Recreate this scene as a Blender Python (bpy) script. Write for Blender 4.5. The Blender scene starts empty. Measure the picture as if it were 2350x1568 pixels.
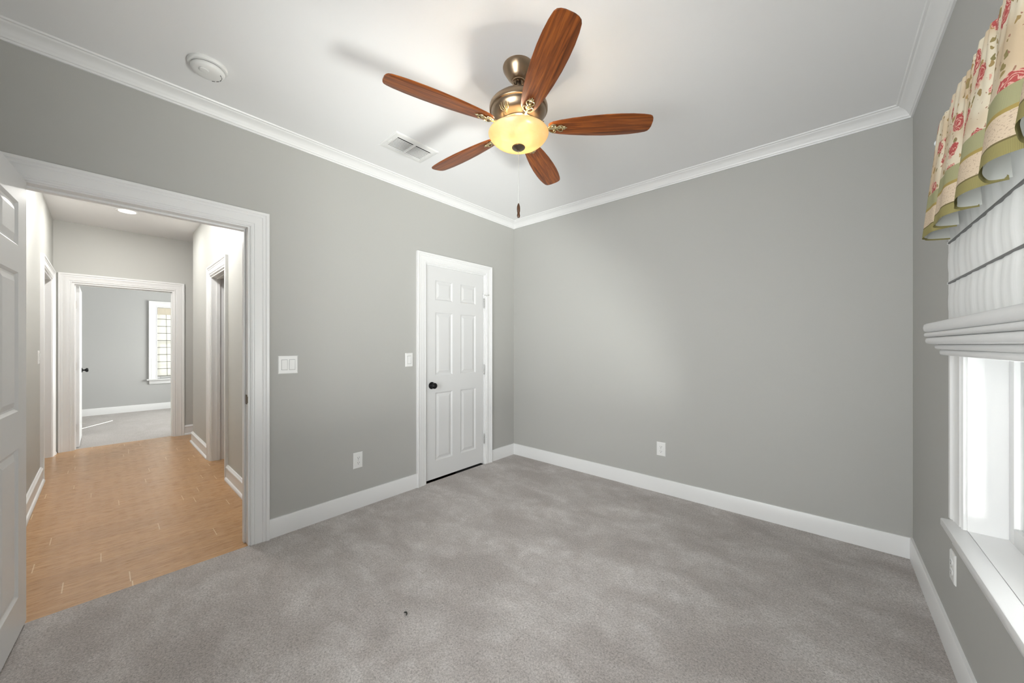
import bpy, bmesh, math, random
from mathutils import Vector, Matrix
random.seed(7)
sc = bpy.context.scene
COL = sc.collection
R = math.radians
PI = math.pi

# ------------------------------------------------------------------ camera
W, YF, YB, H = 3.110, 3.145, -0.385, 2.670          # room: x 0..W, y YB..YF
cam = bpy.data.cameras.new('camera')
cam.sensor_width = 36.0
cam.lens = 36.0 * 824.75 / 2350.0
cam.shift_y = 7.9 / 2350.0
cam.clip_start = 0.02
camo = bpy.data.objects.new('camera', cam)
camo.location = (2.7301, 0.0, 1.26)
camo.rotation_euler = (R(90), 0, R(41.236))
COL.objects.link(camo)
sc.camera = camo

# ------------------------------------------------------------------ world, view, daylight, fill lamps
sc.view_settings.view_transform = 'Standard'
sc.view_settings.look = 'None'
sc.view_settings.gamma = 1.0
sc.view_settings.use_curve_mapping = False
sc.view_settings.exposure = 1.10
sc.cycles.use_denoising = True
sc.cycles.max_bounces = 10
sc.cycles.diffuse_bounces = 6
sc.cycles.transparent_max_bounces = 12
sc.cycles.sample_clamp_indirect = 6.0
wd = bpy.data.worlds.new('world'); sc.world = wd
wd.use_nodes = True
bg = wd.node_tree.nodes['Background']
bg.inputs[0].default_value = (0.86, 0.93, 1.0, 1)
bg.inputs[1].default_value = 0.4

def area(name, loc, rot, sx, sy, power, color=(1, 1, 1), shape='RECTANGLE', spread=180):
    l = bpy.data.lights.new(name, 'AREA')
    l.shape = shape; l.size = sx
    if shape in ('RECTANGLE', 'ELLIPSE'): l.size_y = sy
    l.energy = power; l.color = color; l.spread = R(spread)
    o = bpy.data.objects.new(name, l); o.location = loc; o.rotation_euler = rot
    COL.objects.link(o); return o
DAY = (1.0, 0.985, 1.0)
# daylight just outside the window in the right wall (shines towards -x)
area('daylight_right_window', (W + 0.55, 1.15, 1.35), (0, R(90), 0), 1.7, 1.1, 24, DAY)
# added fill lamp behind the camera, through a made-up window (shines towards +y)
area('fill_back', (2.02, YB - 0.70, 1.38), (R(92), 0, R(27)), 1.5, 1.7, 60, DAY)
# added fill lamps outside both windows, aimed up to brighten the ceiling
area('fill_up_back', (1.85, YB - 0.75, 0.40), (R(150), 0, 0), 2.4, 1.1, 8, (1.0, 0.98, 0.95))
area('fill_up_right', (W + 0.75, 0.98, 0.42), (0, R(150), 0), 1.0, 0.5, 122, (1.0, 0.98, 0.95))
# daylight at the far room window, then an added side fill lamp
area('daylight_far_window', (-7.55, 1.08, 1.35), (0, R(-90), 0), 1.6, 1.0, 12, (1, 0.985, 0.97))
area('fill_far_side', (-5.6, 3.35, 1.40), (R(-90), 0, 0), 1.9, 1.6, 150, (1, 0.98, 0.96))

# ------------------------------------------------------------------ object helpers
def new_obj(name, me, mat=None, parent=None):
    o = bpy.data.objects.new(name, me)
    COL.objects.link(o)
    if parent is not None: o.parent = parent
    if mat is not None: me.materials.append(mat)
    return o
def tag(o, label=None, cat=None, group=None, kind=None):
    if label: o['label'] = label
    if cat: o['category'] = cat
    if group: o['group'] = group
    if kind: o['kind'] = kind
    return o
def empty(name, loc=(0, 0, 0), rz=0.0, parent=None):
    o = bpy.data.objects.new(name, None)
    o.empty_display_size = 0.1
    o.location = loc; o.rotation_euler = (0, 0, rz)
    COL.objects.link(o)
    if parent is not None: o.parent = parent
    return o
def mesh_of(bm, name, smooth=None, recalc=True):
    if recalc: bmesh.ops.recalc_face_normals(bm, faces=bm.faces[:])
    me = bpy.data.meshes.new(name)
    bm.to_mesh(me); bm.free()
    if smooth is not None:
        me.shade_smooth()
        me.set_sharp_from_angle(angle=R(smooth))
    return me
def build(name, bm, mat, parent=None, smooth=None, recalc=True):
    return new_obj(name, mesh_of(bm, name, smooth, recalc), mat, parent)

def box(bm, lo, hi, bevel=0.0):
    x0, y0, z0 = lo; x1, y1, z1 = hi
    t = bmesh.new()
    v = [t.verts.new(p) for p in [(x0,y0,z0),(x1,y0,z0),(x1,y1,z0),(x0,y1,z0),(x0,y0,z1),(x1,y0,z1),(x1,y1,z1),(x0,y1,z1)]]
    for f in [(3,2,1,0),(4,5,6,7),(0,1,5,4),(1,2,6,5),(2,3,7,6),(3,0,4,7)]: t.faces.new([v[i] for i in f])
    if bevel > 0:
        bmesh.ops.bevel(t, geom=t.edges[:], offset=bevel, segments=2, profile=0.5, affect='EDGES')
    merge(bm, t)
def merge(bm, t, mtx=None):
    if mtx is not None: bmesh.ops.transform(t, matrix=mtx, verts=t.verts[:])
    m = bpy.data.meshes.new('tmp'); t.to_mesh(m); t.free()
    bm.from_mesh(m); bpy.data.meshes.remove(m)
def loft(bm, rings, closed=True, cap=True):
    vs = [[bm.verts.new(p) for p in r] for r in rings]
    n = len(rings[0])
    for a, b in zip(vs[:-1], vs[1:]):
        for i in range(n if closed else n - 1):
            j = (i + 1) % n
            bm.faces.new((a[i], a[j], b[j], b[i]))
    if cap and closed:
        bm.faces.new(vs[0]); bm.faces.new(vs[-1])
    return vs
def lathe(bm, prof, segs=48, center=(0, 0, 0), axis='Z'):
    """prof: list of (r, z)"""
    t = bmesh.new()
    rows = []
    for r, z in prof:
        if r < 1e-6: rows.append([t.verts.new((0, 0, z))])
        else: rows.append([t.verts.new((r*math.cos(2*PI*i/segs), r*math.sin(2*PI*i/segs), z)) for i in range(segs)])
    for a, b in zip(rows[:-1], rows[1:]):
        for i in range(segs):
            j = (i + 1) % segs
            if len(a) == 1 and len(b) == 1: continue
            if len(a) == 1: t.faces.new((a[0], b[i], b[j]))
            elif len(b) == 1: t.faces.new((a[i], b[0], a[j]))
            else: t.faces.new((a[i], b[i], b[j], a[j]))
    m = Matrix.Translation(center)
    if axis == 'X': m = m @ Matrix.Rotation(R(90), 4, 'Y')
    if axis == '-X': m = m @ Matrix.Rotation(R(-90), 4, 'Y')
    if axis == 'Y': m = m @ Matrix.Rotation(R(-90), 4, 'X')
    if axis == '-Y': m = m @ Matrix.Rotation(R(90), 4, 'X')
    merge(bm, t, m)
def tube(bm, pts, rad, segs=10, cap=True):
    pts = [Vector(p) for p in pts]
    rads = rad if isinstance(rad, (list, tuple)) else [rad]*len(pts)
    rings = []; up = Vector((0, 0, 1))
    for i, p in enumerate(pts):
        d = (pts[min(i+1, len(pts)-1)] - pts[max(i-1, 0)]).normalized()
        a = up if abs(d.dot(up)) < 0.95 else Vector((1, 0, 0))
        u = d.cross(a).normalized(); v = d.cross(u).normalized()
        rings.append([p + (u*math.cos(2*PI*k/segs) + v*math.sin(2*PI*k/segs))*rads[i] for k in range(segs)])
    loft(bm, rings, True, cap)
def ball(bm, c, r, sx=1, sy=1, sz=1, segs=12, mtx=None):
    t = bmesh.new()
    bmesh.ops.create_uvsphere(t, u_segments=segs, v_segments=max(6, segs//2), radius=r)
    m = Matrix.Translation(c) @ (mtx if mtx is not None else Matrix()) @ Matrix.Diagonal((sx, sy, sz, 1))
    merge(bm, t, m)
def grid(name, nu, nv, fn, uvfn, mat, parent=None):
    """open sheet with a UV map in metres"""
    bm = bmesh.new()
    uvl = bm.loops.layers.uv.new('UVMap')
    vs = [[bm.verts.new(fn(i/nu, j/nv)) for j in range(nv+1)] for i in range(nu+1)]
    for i in range(nu):
        for j in range(nv):
            f = bm.faces.new((vs[i][j], vs[i+1][j], vs[i+1][j+1], vs[i][j+1]))
            for l, (a, b) in zip(f.loops, ((i, j), (i+1, j), (i+1, j+1), (i, j+1))):
                l[uvl].uv = uvfn(a/nu, b/nv)
    return build(name, bm, mat, parent, smooth=60, recalc=False)

# ------------------------------------------------------------------ material helpers
class M:
    def __init__(s, name, base=(0.8, 0.8, 0.8), rough=0.5, metal=0.0, spec=0.5):
        s.m = bpy.data.materials.new(name); s.m.use_nodes = True
        s.nt = s.m.node_tree; s.b = s.nt.nodes['Principled BSDF']
        s.b.inputs['Base Color'].default_value = (*base, 1)
        s.b.inputs['Roughness'].default_value = rough
        s.b.inputs['Metallic'].default_value = metal
        s.b.inputs['Specular IOR Level'].default_value = spec
    def n(s, t, **k):
        x = s.nt.nodes.new(t)
        for a, v in k.items():
            if a.startswith('i_'): x.inputs[a[2:].replace('_', ' ')].default_value = v
            else: setattr(x, a, v)
        return x
    def l(s, a, b): s.nt.links.new(a, b)
    def coord(s, kind='Object', scale=None, rot=None):
        c = s.n('ShaderNodeTexCoord').outputs[kind]
        if scale is not None or rot is not None:
            mp = s.n('ShaderNodeMapping')
            if scale is not None: mp.inputs['Scale'].default_value = scale
            if rot is not None: mp.inputs['Rotation'].default_value = rot
            s.l(c, mp.inputs[0]); c = mp.outputs[0]
        return c
    def noise(s, co, scale, detail=3, rough=0.5, dist=0.0):
        x = s.n('ShaderNodeTexNoise'); x.inputs['Scale'].default_value = scale
        x.inputs['Detail'].default_value = detail; x.inputs['Roughness'].default_value = rough
        x.inputs['Distortion'].default_value = dist
        s.l(co, x.inputs['Vector']); return x.outputs[0]
    def ramp(s, f, stops, interp='LINEAR'):
        x = s.n('ShaderNodeValToRGB'); x.color_ramp.interpolation = interp
        e = x.color_ramp.elements
        while len(e) < len(stops): e.new(0.5)
        for k, (p, c) in zip(e, stops): k.position = p; k.color = (*c, 1)
        s.l(f, x.inputs[0]); return x.outputs[0]
    def mix(s, f, a, b, mode='MIX'):
        x = s.n('ShaderNodeMix', data_type='RGBA', blend_type=mode)
        for sock, v in ((x.inputs[0], f), (x.inputs[6], a), (x.inputs[7], b)):
            if isinstance(v, (int, float)): sock.default_value = v
            elif isinstance(v, tuple): sock.default_value = (*v, 1)
            else: s.l(v, sock)
        return x.outputs[2]
    def math(s, op, a, b=0.0, c=None):
        x = s.n('ShaderNodeMath', operation=op)
        for i, v in enumerate((a, b) if c is None else (a, b, c)):
            if isinstance(v, (int, float)): x.inputs[i].default_value = v
            else: s.l(v, x.inputs[i])
        return x.outputs[0]
    def bump(s, h, strength, dist=0.01):
        x = s.n('ShaderNodeBump'); x.inputs['Strength'].default_value = strength
        x.inputs['Distance'].default_value = dist
        s.l(h, x.inputs['Height']); s.l(x.outputs[0], s.b.inputs['Normal'])
    def color(s, c): s.l(c, s.b.inputs['Base Color'])

def paint(name, col, rough=0.6, bump=0.12, sc_=260, spec=0.3):
    m = M(name, col, rough, spec=spec); co = m.coord('Object')
    a = m.noise(co, 1.3, 2)
    m.color(m.mix(m.math('MULTIPLY', a, 0.06), col, tuple(c*0.8 for c in col)))
    if bump: m.bump(m.noise(co, sc_, 2), bump, 0.002)
    return m.m
wall_m = paint('grey_wall_paint', (0.45, 0.447, 0.428), 0.62)
hallwall_m = paint('hall_wall_paint', (0.52, 0.52, 0.495), 0.6)
farwall_m = paint('far_room_wall_paint', (0.45, 0.45, 0.445), 0.6)
ceil_m = paint('ceiling_paint', (0.85, 0.85, 0.855), 0.8, 0.06)
trim_m = paint('white_trim_paint', (0.79, 0.79, 0.79), 0.35, 0, 90, 0.45)
door_m = paint('white_door_paint', (0.70, 0.70, 0.70), 0.38, 0, 140, 0.45)
black_m = M('black_knob_metal', (0.012, 0.012, 0.013), 0.28, 0.6).m
dark_m = M('dark_void', (0.012, 0.012, 0.012), 0.9).m
plastic_m = M('white_plastic', (0.80, 0.80, 0.79), 0.3).m
greyplastic_m = M('grey_slot', (0.16, 0.16, 0.16), 0.5).m
steel_m = M('nickel', (0.55, 0.54, 0.52), 0.3, 1.0).m
hinge_m = M('painted_hinge_metal', (0.50, 0.50, 0.49), 0.35, 0.8).m

def bronze(name, base, rough):
    m = M(name, base, rough, 1.0); co = m.coord('Object', (1, 1, 30))
    m.b.inputs['Anisotropic'].default_value = 0.4
    m.bump(m.noise(co, 40, 2), 0.05, 0.001); return m.m
bronze_m = bronze('brushed_bronze', (0.34, 0.25, 0.17), 0.28)
dbronze_m = bronze('dark_bronze', (0.20, 0.16, 0.12), 0.35)
brass_m = bronze('antique_gold_metal', (0.62, 0.52, 0.32), 0.27)

def carpet(name, c1, c2, c3):
    m = M(name, c1, 0.95, spec=0.1); co = m.coord('Object')
    fine = m.noise(co, 520, 3, 0.7); mid = m.noise(co, 130, 3, 0.6, 0.6)
    big = m.noise(m.coord('Object', (1.0, 1.7, 1), (0, 0, 0.5)), 2.1, 4, 0.6, 0.4)
    patch = m.noise(co, 9.0, 3, 0.6, 0.5)
    base = m.mix(m.ramp(big, [(0.36, (0, 0, 0)), (0.64, (1, 1, 1))]), c1, c2)
    base = m.mix(m.math('MULTIPLY', m.ramp(patch, [(0.35, (0, 0, 0)), (0.7, (1, 1, 1))]), 0.60), base, c3)
    f2 = m.math('ADD', m.math('MULTIPLY', fine, 0.6), m.math('MULTIPLY', mid, 0.4))
    sh = m.ramp(f2, [(0.36, (0.38, 0.36, 0.345)), (0.50, (0.95, 0.95, 0.95)), (0.64, (1.4, 1.4, 1.4))])
    m.color(m.mix(1.0, base, sh, 'MULTIPLY'))
    m.bump(m.math('ADD', f2, m.math('MULTIPLY', patch, 0.5)), 0.9, 0.006)
    m.b.inputs['Sheen Weight'].default_value = 0.15
    return m.m
carpet_m = carpet('grey_cut_pile_carpet', (0.47, 0.432, 0.41), (0.68, 0.645, 0.625), (0.46, 0.415, 0.39))
carpet2_m = carpet('far_room_carpet', (0.42, 0.39, 0.37), (0.47, 0.445, 0.43), (0.40, 0.37, 0.35))

def plank():
    m = M('honey_oak_planks', (0.3, 0.17, 0.08), 0.3, spec=0.5)
    # boards run along y, rows 0.127 m wide stacked along x, every row with its own random joints
    sp = m.n('ShaderNodeSeparateXYZ'); m.l(m.coord('Object'), sp.inputs[0])
    rowf = m.math('DIVIDE', m.math('ADD', sp.outputs[0], 20.0), 0.127); row = m.math('FLOOR', rowf)
    wn = m.n('ShaderNodeTexWhiteNoise', noise_dimensions='1D'); m.l(row, wn.inputs['W'])
    lenf = m.math('ADD', m.math('DIVIDE', m.math('ADD', sp.outputs[1], 20.0), 1.05), m.math('MULTIPLY', wn.outputs['Value'], 7.0))
    brd = m.math('FLOOR', lenf)
    cb = m.n('ShaderNodeCombineXYZ'); m.l(row, cb.inputs[0]); m.l(brd, cb.inputs[1])
    wb = m.n('ShaderNodeTexWhiteNoise', noise_dimensions='2D'); m.l(cb.outputs[0], wb.inputs['Vector'])
    endj = m.math('LESS_THAN', m.math('FRACT', lenf), 0.0042)
    longj = m.math('LESS_THAN', m.math('FRACT', rowf), 0.014)
    joint = m.math('MAXIMUM', endj, m.math('MULTIPLY', longj, 0.35))
    g = m.noise(m.coord('Object', (26, 1.6, 1)), 3.0, 5, 0.62, 1.2)
    gf = m.noise(m.coord('Object', (150, 5, 1)), 3.0, 3, 0.6, 0.4)
    c = m.ramp(g, [(0.30, (0.34, 0.178, 0.072)), (0.52, (0.50, 0.290, 0.135)), (0.72, (0.61, 0.375, 0.190))])
    c = m.mix(m.math('MULTIPLY', wb.outputs['Value'], 0.30), c, (0.34, 0.195, 0.095))
    c = m.mix(m.math('MULTIPLY', m.ramp(gf, [(0.40, (1, 1, 1)), (0.55, (0, 0, 0))]), 0.35), c, (0.24, 0.13, 0.06))
    c = m.mix(m.math('MULTIPLY', joint, 0.75), c, (0.74, 0.60, 0.42))  # pale joint colour puts a painted glint on the board edges
    m.color(c)
    m.l(m.math('ADD', m.math('MULTIPLY', gf, 0.18), 0.20), m.b.inputs['Roughness'])
    m.bump(m.math('SUBTRACT', m.math('MULTIPLY', g, 0.5), joint), 0.25, 0.002)
    return m.m
plank_m = plank()

def bladewood():
    m = M('walnut_fan_blade', (0.25, 0.09, 0.03), 0.33, spec=0.35)
    co = m.coord('Object', (1.4, 26, 4))
    g = m.noise(co, 3.2, 5, 0.6, 0.7); f = m.noise(m.coord('Object', (6, 220, 20)), 2.0, 2)
    c = m.ramp(g, [(0.28, (0.060, 0.014, 0.003)), (0.5, (0.22, 0.056, 0.009)), (0.72, (0.40, 0.118, 0.018))])
    c = m.mix(m.math('MULTIPLY', f, 0.25), c, (0.10, 0.032, 0.012))
    m.color(c); m.bump(f, 0.06, 0.001); return m.m
blade_m = bladewood()

def bowlglass():
    m = M('amber_alabaster_glass', (0.9, 0.74, 0.48), 0.25)
    co = m.coord('Object')
    n = m.noise(m.coord('Object', (1, 1, 2)), 9, 4, 0.6, 1.5)
    col = m.ramp(n, [(0.35, (0.95, 0.80, 0.50)), (0.65, (0.98, 0.88, 0.64))])
    d = m.n('ShaderNodeBsdfDiffuse'); t = m.n('ShaderNodeBsdfTranslucent'); g = m.n('ShaderNodeBsdfGlossy')
    g.inputs['Roughness'].default_value = 0.25
    m.l(col, d.inputs[0]); m.l(m.mix(1.0, col, (.52, .47, .38), 'MULTIPLY'), t.inputs[0])
    m1 = m.n('ShaderNodeMixShader'); m1.inputs[0].default_value = 0.62
    m.l(d.outputs[0], m1.inputs[1]); m.l(t.outputs[0], m1.inputs[2])
    rf = m.n('ShaderNodeBsdfRefraction'); rf.inputs['Roughness'].default_value = 0.42; rf.inputs['IOR'].default_value = 1.04
    rf.inputs[0].default_value = (1.0, .86, .58, 1)
    m3 = m.n('ShaderNodeMixShader'); m3.inputs[0].default_value = 0.12
    m.l(m1.outputs[0], m3.inputs[1]); m.l(rf.outputs[0], m3.inputs[2]); m1 = m3
    m2 = m.n('ShaderNodeMixShader'); m2.inputs[0].default_value = 0.04
    m.l(m1.outputs[0], m2.inputs[1]); m.l(g.outputs[0], m2.inputs[2])
    m.l(m2.outputs[0], m.nt.nodes['Material Output'].inputs[0]); return m.m
bowl_m = bowlglass()

def cloth(name, col, trans=0.35, wave=True):
    m = M(name, col, 0.85, spec=0.1)
    d = m.n('ShaderNodeBsdfDiffuse'); t = m.n('ShaderNodeBsdfTranslucent')
    w = m.noise(m.coord('Object', (1, 14, 0.9)), 2.2, 3, 0.5)
    c = m.mix(m.math('MULTIPLY', w, 0.15), col, tuple(x*0.85 for x in col))
    m.l(c, d.inputs[0]); m.l(c, t.inputs[0])
    b = m.n('ShaderNodeBump'); b.inputs['Strength'].default_value = 0.28; b.inputs['Distance'].default_value = 0.006
    m.l(w, b.inputs['Height']); m.l(b.outputs[0], d.inputs['Normal'])
    mx = m.n('ShaderNodeMixShader'); mx.inputs[0].default_value = trans
    m.l(d.outputs[0], mx.inputs[1]); m.l(t.outputs[0], mx.inputs[2])
    m.l(mx.outputs[0], m.nt.nodes['Material Output'].inputs[0]); return m.m
shade_m = cloth('white_shade_fabric', (0.80, 0.80, 0.80), 0.14)
lining_m = cloth('white_lining_fabric', (0.82, 0.83, 0.80), 0.3)
slit_panel_m = M('slit_panel_grey', (.5, .5, .5), .9).m
sheer_m = cloth('cream_shade_fabric', (0.85, 0.84, 0.80), 0.5)

def glass():
    m = M('window_glass', (1, 1, 1), 0.02)
    t = m.n('ShaderNodeBsdfTransparent'); g = m.n('ShaderNodeBsdfGlossy'); g.inputs['Roughness'].default_value = 0.02
    t.inputs[0].default_value = (0.95, 0.97, 0.96, 1)
    fr = m.n('ShaderNodeFresnel'); fr.inputs[0].default_value = 1.45
    mx = m.n('ShaderNodeMixShader'); m.l(fr.outputs[0], mx.inputs[0])
    m.l(t.outputs[0], mx.inputs[1]); m.l(g.outputs[0], mx.inputs[2])
    m.l(mx.outputs[0], m.nt.nodes['Material Output'].inputs[0]); return m.m
glass_m = glass()
def emit(name, col, s):
    m = M(name, col, 0.5); m.b.inputs['Emission Color'].default_value = (*col, 1)
    m.b.inputs['Emission Strength'].default_value = s; return m.m

def floral():
    m = M('rose_print_cotton', (0.7, 0.6, 0.45), 0.85, spec=0.1)
    uv = m.coord('UV')
    wob = m.n('ShaderNodeTexNoise'); wob.inputs['Scale'].default_value = 45; wob.inputs['Detail'].default_value = 2
    m.l(uv, wob.inputs['Vector'])
    off = m.n('ShaderNodeVectorMath', operation='MULTIPLY_ADD'); off.inputs[1].default_value = (0.030, 0.030, 0)
    m.l(wob.outputs['Color'], off.inputs[0]); m.l(uv, off.inputs[2]); uvw = off.outputs[0]
    def vor(scale, co):
        v = m.n('ShaderNodeTexVoronoi', feature='F1'); v.inputs['Scale'].default_value = scale
        v.inputs['Randomness'].default_value = 0.8; m.l(co, v.inputs['Vector'])
        s = m.n('ShaderNodeSeparateColor'); m.l(v.outputs['Color'], s.inputs[0])
        return v.outputs['Distance'], s.outputs[0], s.outputs[1]
    d, r1, r2 = vor(15.0, uvw)
    c = m.mix(m.math('MULTIPLY', m.noise(uv, 30, 3), 0.5), m.ramp(m.noise(uv, 7, 2), [(.42, (0.60, 0.47, 0.32)), (.58, (0.74, 0.68, 0.54))]), (0.55, 0.43, 0.30))
    # leaves
    dl, q1, q2 = vor(44.0, uvw)
    leaf = m.math('MULTIPLY', m.math('LESS_THAN', dl, 0.36), m.math('GREATER_THAN', q1, 0.40))
    c = m.mix(leaf, c, m.mix(q2, (0.22, 0.20, 0.09), (0.42, 0.27, 0.12)))
    ds, s1, s2 = vor(75.0, uvw)
    c = m.mix(m.math('MULTIPLY', m.math('LESS_THAN', ds, 0.20), m.math('GREATER_THAN', s1, 0.45)), c, (0.36, 0.20, 0.14))
    db, b1, b2 = vor(26.0, uvw)
    c = m.mix(m.math('MULTIPLY', m.math('LESS_THAN', db, 0.30), m.math('GREATER_THAN', b1, 0.74)), c, m.mix(m.ramp(db, [(.12, (0, 0, 0)), (.22, (1, 1, 1))]), (0.45, 0.10, 0.09), (0.66, 0.36, 0.28)))
    # roses: rings of red and pink
    ring = m.math('SINE', m.math('MULTIPLY', m.math('ADD', d, m.math('MULTIPLY', m.noise(uv, 70, 2), 0.25)), 60.0))
    rose_c = m.mix(m.ramp(ring, [(0.35, (0, 0, 0)), (0.6, (1, 1, 1))]), (0.43, 0.09, 0.085), (0.66, 0.38, 0.31))
    rose = m.math('MULTIPLY', m.math('LESS_THAN', d, 0.44), m.math('GREATER_THAN', r1, 0.42))
    c = m.mix(rose, c, rose_c)
    # hem bands along v
    sp = m.n('ShaderNodeSeparateXYZ'); m.l(uv, sp.inputs[0]); v = sp.outputs[1]
    dots = m.ramp(m.noise(uv, 240, 2), [(0.58, (0, 0, 0)), (0.62, (1, 1, 1))])
    pink = m.mix(dots, (0.62, 0.50, 0.37), (0.45, 0.35, 0.26))
    tw = m.n('ShaderNodeTexChecker'); tw.inputs['Scale'].default_value = 900
    mp = m.n('ShaderNodeMapping'); mp.inputs['Rotation'].default_value = (0, 0, 0.78); m.l(uv, mp.inputs[0]); m.l(mp.outputs[0], tw.inputs[0])
    green = m.mix(tw.outputs['Fac'], (0.40, 0.39, 0.23), (0.29, 0.28, 0.15))
    olive = (0.36, 0.27, 0.09)
    for lim, cc in ((0.142, green), (0.098, olive), (0.089, pink), (0.034, (0.16, 0.13, 0.06)), (0.030, m.mix(tw.outputs['Fac'], (0.33, 0.29, 0.12), (0.24, 0.21, 0.09)))):
        c = m.mix(m.math('LESS_THAN', v, lim), c, cc)
    m.color(c); m.bump(m.noise(uv, 700, 2), 0.15, 0.001); return m.m
floral_m = floral()

# ------------------------------------------------------------------ structure helpers
def slab(name, axis, a0, a1, u0, u1, z0, z1, holes, mat):
    """wall normal to 'x' or 'y' between a0..a1, running u0..u1, with rectangular holes (u,u,z,z)"""
    us = sorted({u0, u1, *[h[0] for h in holes], *[h[1] for h in holes]})
    zs = sorted({z0, z1, *[h[2] for h in holes], *[h[3] for h in holes]})
    us = [u for u in us if u0 <= u <= u1]; zs = [z for z in zs if z0 <= z <= z1]
    nu, nz = len(us)-1, len(zs)-1
    def full(i, j):
        if i < 0 or j < 0 or i >= nu or j >= nz: return False
        cu, cz = (us[i]+us[i+1])/2, (zs[j]+zs[j+1])/2
        return not any(h[0] < cu < h[1] and h[2] < cz < h[3] for h in holes)
    bm = bmesh.new()
    P = (lambda a, u, z: (a, u, z)) if axis == 'x' else (lambda a, u, z: (u, a, z))
    def q(*p): bm.faces.new([bm.verts.new(P(*k)) for k in p])
    for i in range(nu):
        for j in range(nz):
            if not full(i, j): continue
            ua, ub, za, zb = us[i], us[i+1], zs[j], zs[j+1]
            for a in (a0, a1): q((a, ua, za), (a, ub, za), (a, ub, zb), (a, ua, zb))
            if not full(i-1, j): q((a0, ua, za), (a1, ua, za), (a1, ua, zb), (a0, ua, zb))
            if not full(i+1, j): q((a0, ub, za), (a1, ub, za), (a1, ub, zb), (a0, ub, zb))
            if not full(i, j-1): q((a0, ua, za), (a1, ua, za), (a1, ub, za), (a0, ub, za))
            if not full(i, j+1): q((a0, ua, zb), (a1, ua, zb), (a1, ub, zb), (a0, ub, zb))
    bmesh.ops.remove_doubles(bm, verts=bm.verts[:], dist=1e-5)
    return build(name, bm, mat)
def struct(o, label, cat):
    return tag(o, label, cat, kind='structure')
def plate(name, lo, hi, mat):
    bm = bmesh.new(); box(bm, lo, hi); return build(name, bm, mat)

CASING = [(0, 0), (0, .010), (.007, .0135), (.013, .010), (.018, .0105), (.022, .015), (.060, .017), (.066, .021), (.072, .0185), (.078, .019), (.084, .025), (.097, .026), (.1, .022), (.1, 0)]
def casing(bm, axis, a, sgn, u0, u1, z1, w=0.1, depth=1.0, z0=0.0, sill=False):
    """door casing round u0..u1 below z1 on plane axis=a, standing out in direction sgn"""
    k = w / 0.1
    P = (lambda d, u, z: (a + sgn*d, u, z)) if axis == 'x' else (lambda d, u, z: (u, a + sgn*d, z))
    rings = [[P(d*depth, u0 - x*k, z0) for x, d in CASING],
             [P(d*depth, u0 - x*k, z1 + x*k) for x, d in CASING],
             [P(d*depth, u1 + x*k, z1 + x*k) for x, d in CASING],
             [P(d*depth, u1 + x*k, z0) for x, d in CASING]]
    loft(bm, rings)
def jamb(bm, axis, a0, a1, u0, u1, z1, t=0.018, stop=None):
    """lining of a doorway, with the door stop strip"""
    B = (lambda lo, hi: box(bm, lo, hi)) if axis == 'x' else (lambda lo, hi: box(bm, (lo[1], lo[0], lo[2]), (hi[1], hi[0], hi[2])))
    e = 0.001
    B((a0-e, u0-e, 0), (a1+e, u0+t, z1)); B((a0-e, u1-t, 0), (a1+e, u1+e, z1)); B((a0-e, u0+t, z1-t), (a1+e, u1-t, z1+e))
    if stop is not None:
        s0, s1 = stop
        B((s0, u0+t, 0), (s1, u0+t+.010, z1-t)); B((s0, u1-t-.010, 0), (s1, u1-t, z1-t)); B((s0, u0+t+.01, z1-t-.010), (s1, u1-t-.01, z1-t))
def run_profile(bm, prof, p0, p1, inward, e0=0, e1=0):
    """extrude (d, z) profile from p0 to p1 (xy), d measured along inward; e0/e1: mitre (+1 shortens by d, 0 square)"""
    p0 = Vector((*p0, 0)); p1 = Vector((*p1, 0)); t = (p1-p0).normalized(); n = Vector((*inward, 0))
    rings = [[p0 + n*d + t*d*e0 + Vector((0, 0, z)) for d, z in prof], [p1 + n*d - t*d*e1 + Vector((0, 0, z)) for d, z in prof]]
    loft(bm, rings)
BASE = [(0, 0), (.014, 0), (.014, .117), (.011, .123), (0, .123)]
HBASE = [(0, 0), (.030, 0), (.030, .012), (.024, .022), (.016, .026), (.016, .108), (.021, .112), (.019, .122), (.012, .128), (.009, .136), (0, .136)]
CROWN = [(0, -.070), (.009, -.070), (.011, -.061), (.016, -.059), (.018, -.051), (.0205, -.048), (.026, -.038), (.034, -.028), (.045, -.020), (.057, -.0155), (.060, -.012), (.063, -.008), (.072, -.007), (.076, 0), (0, 0)]

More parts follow.
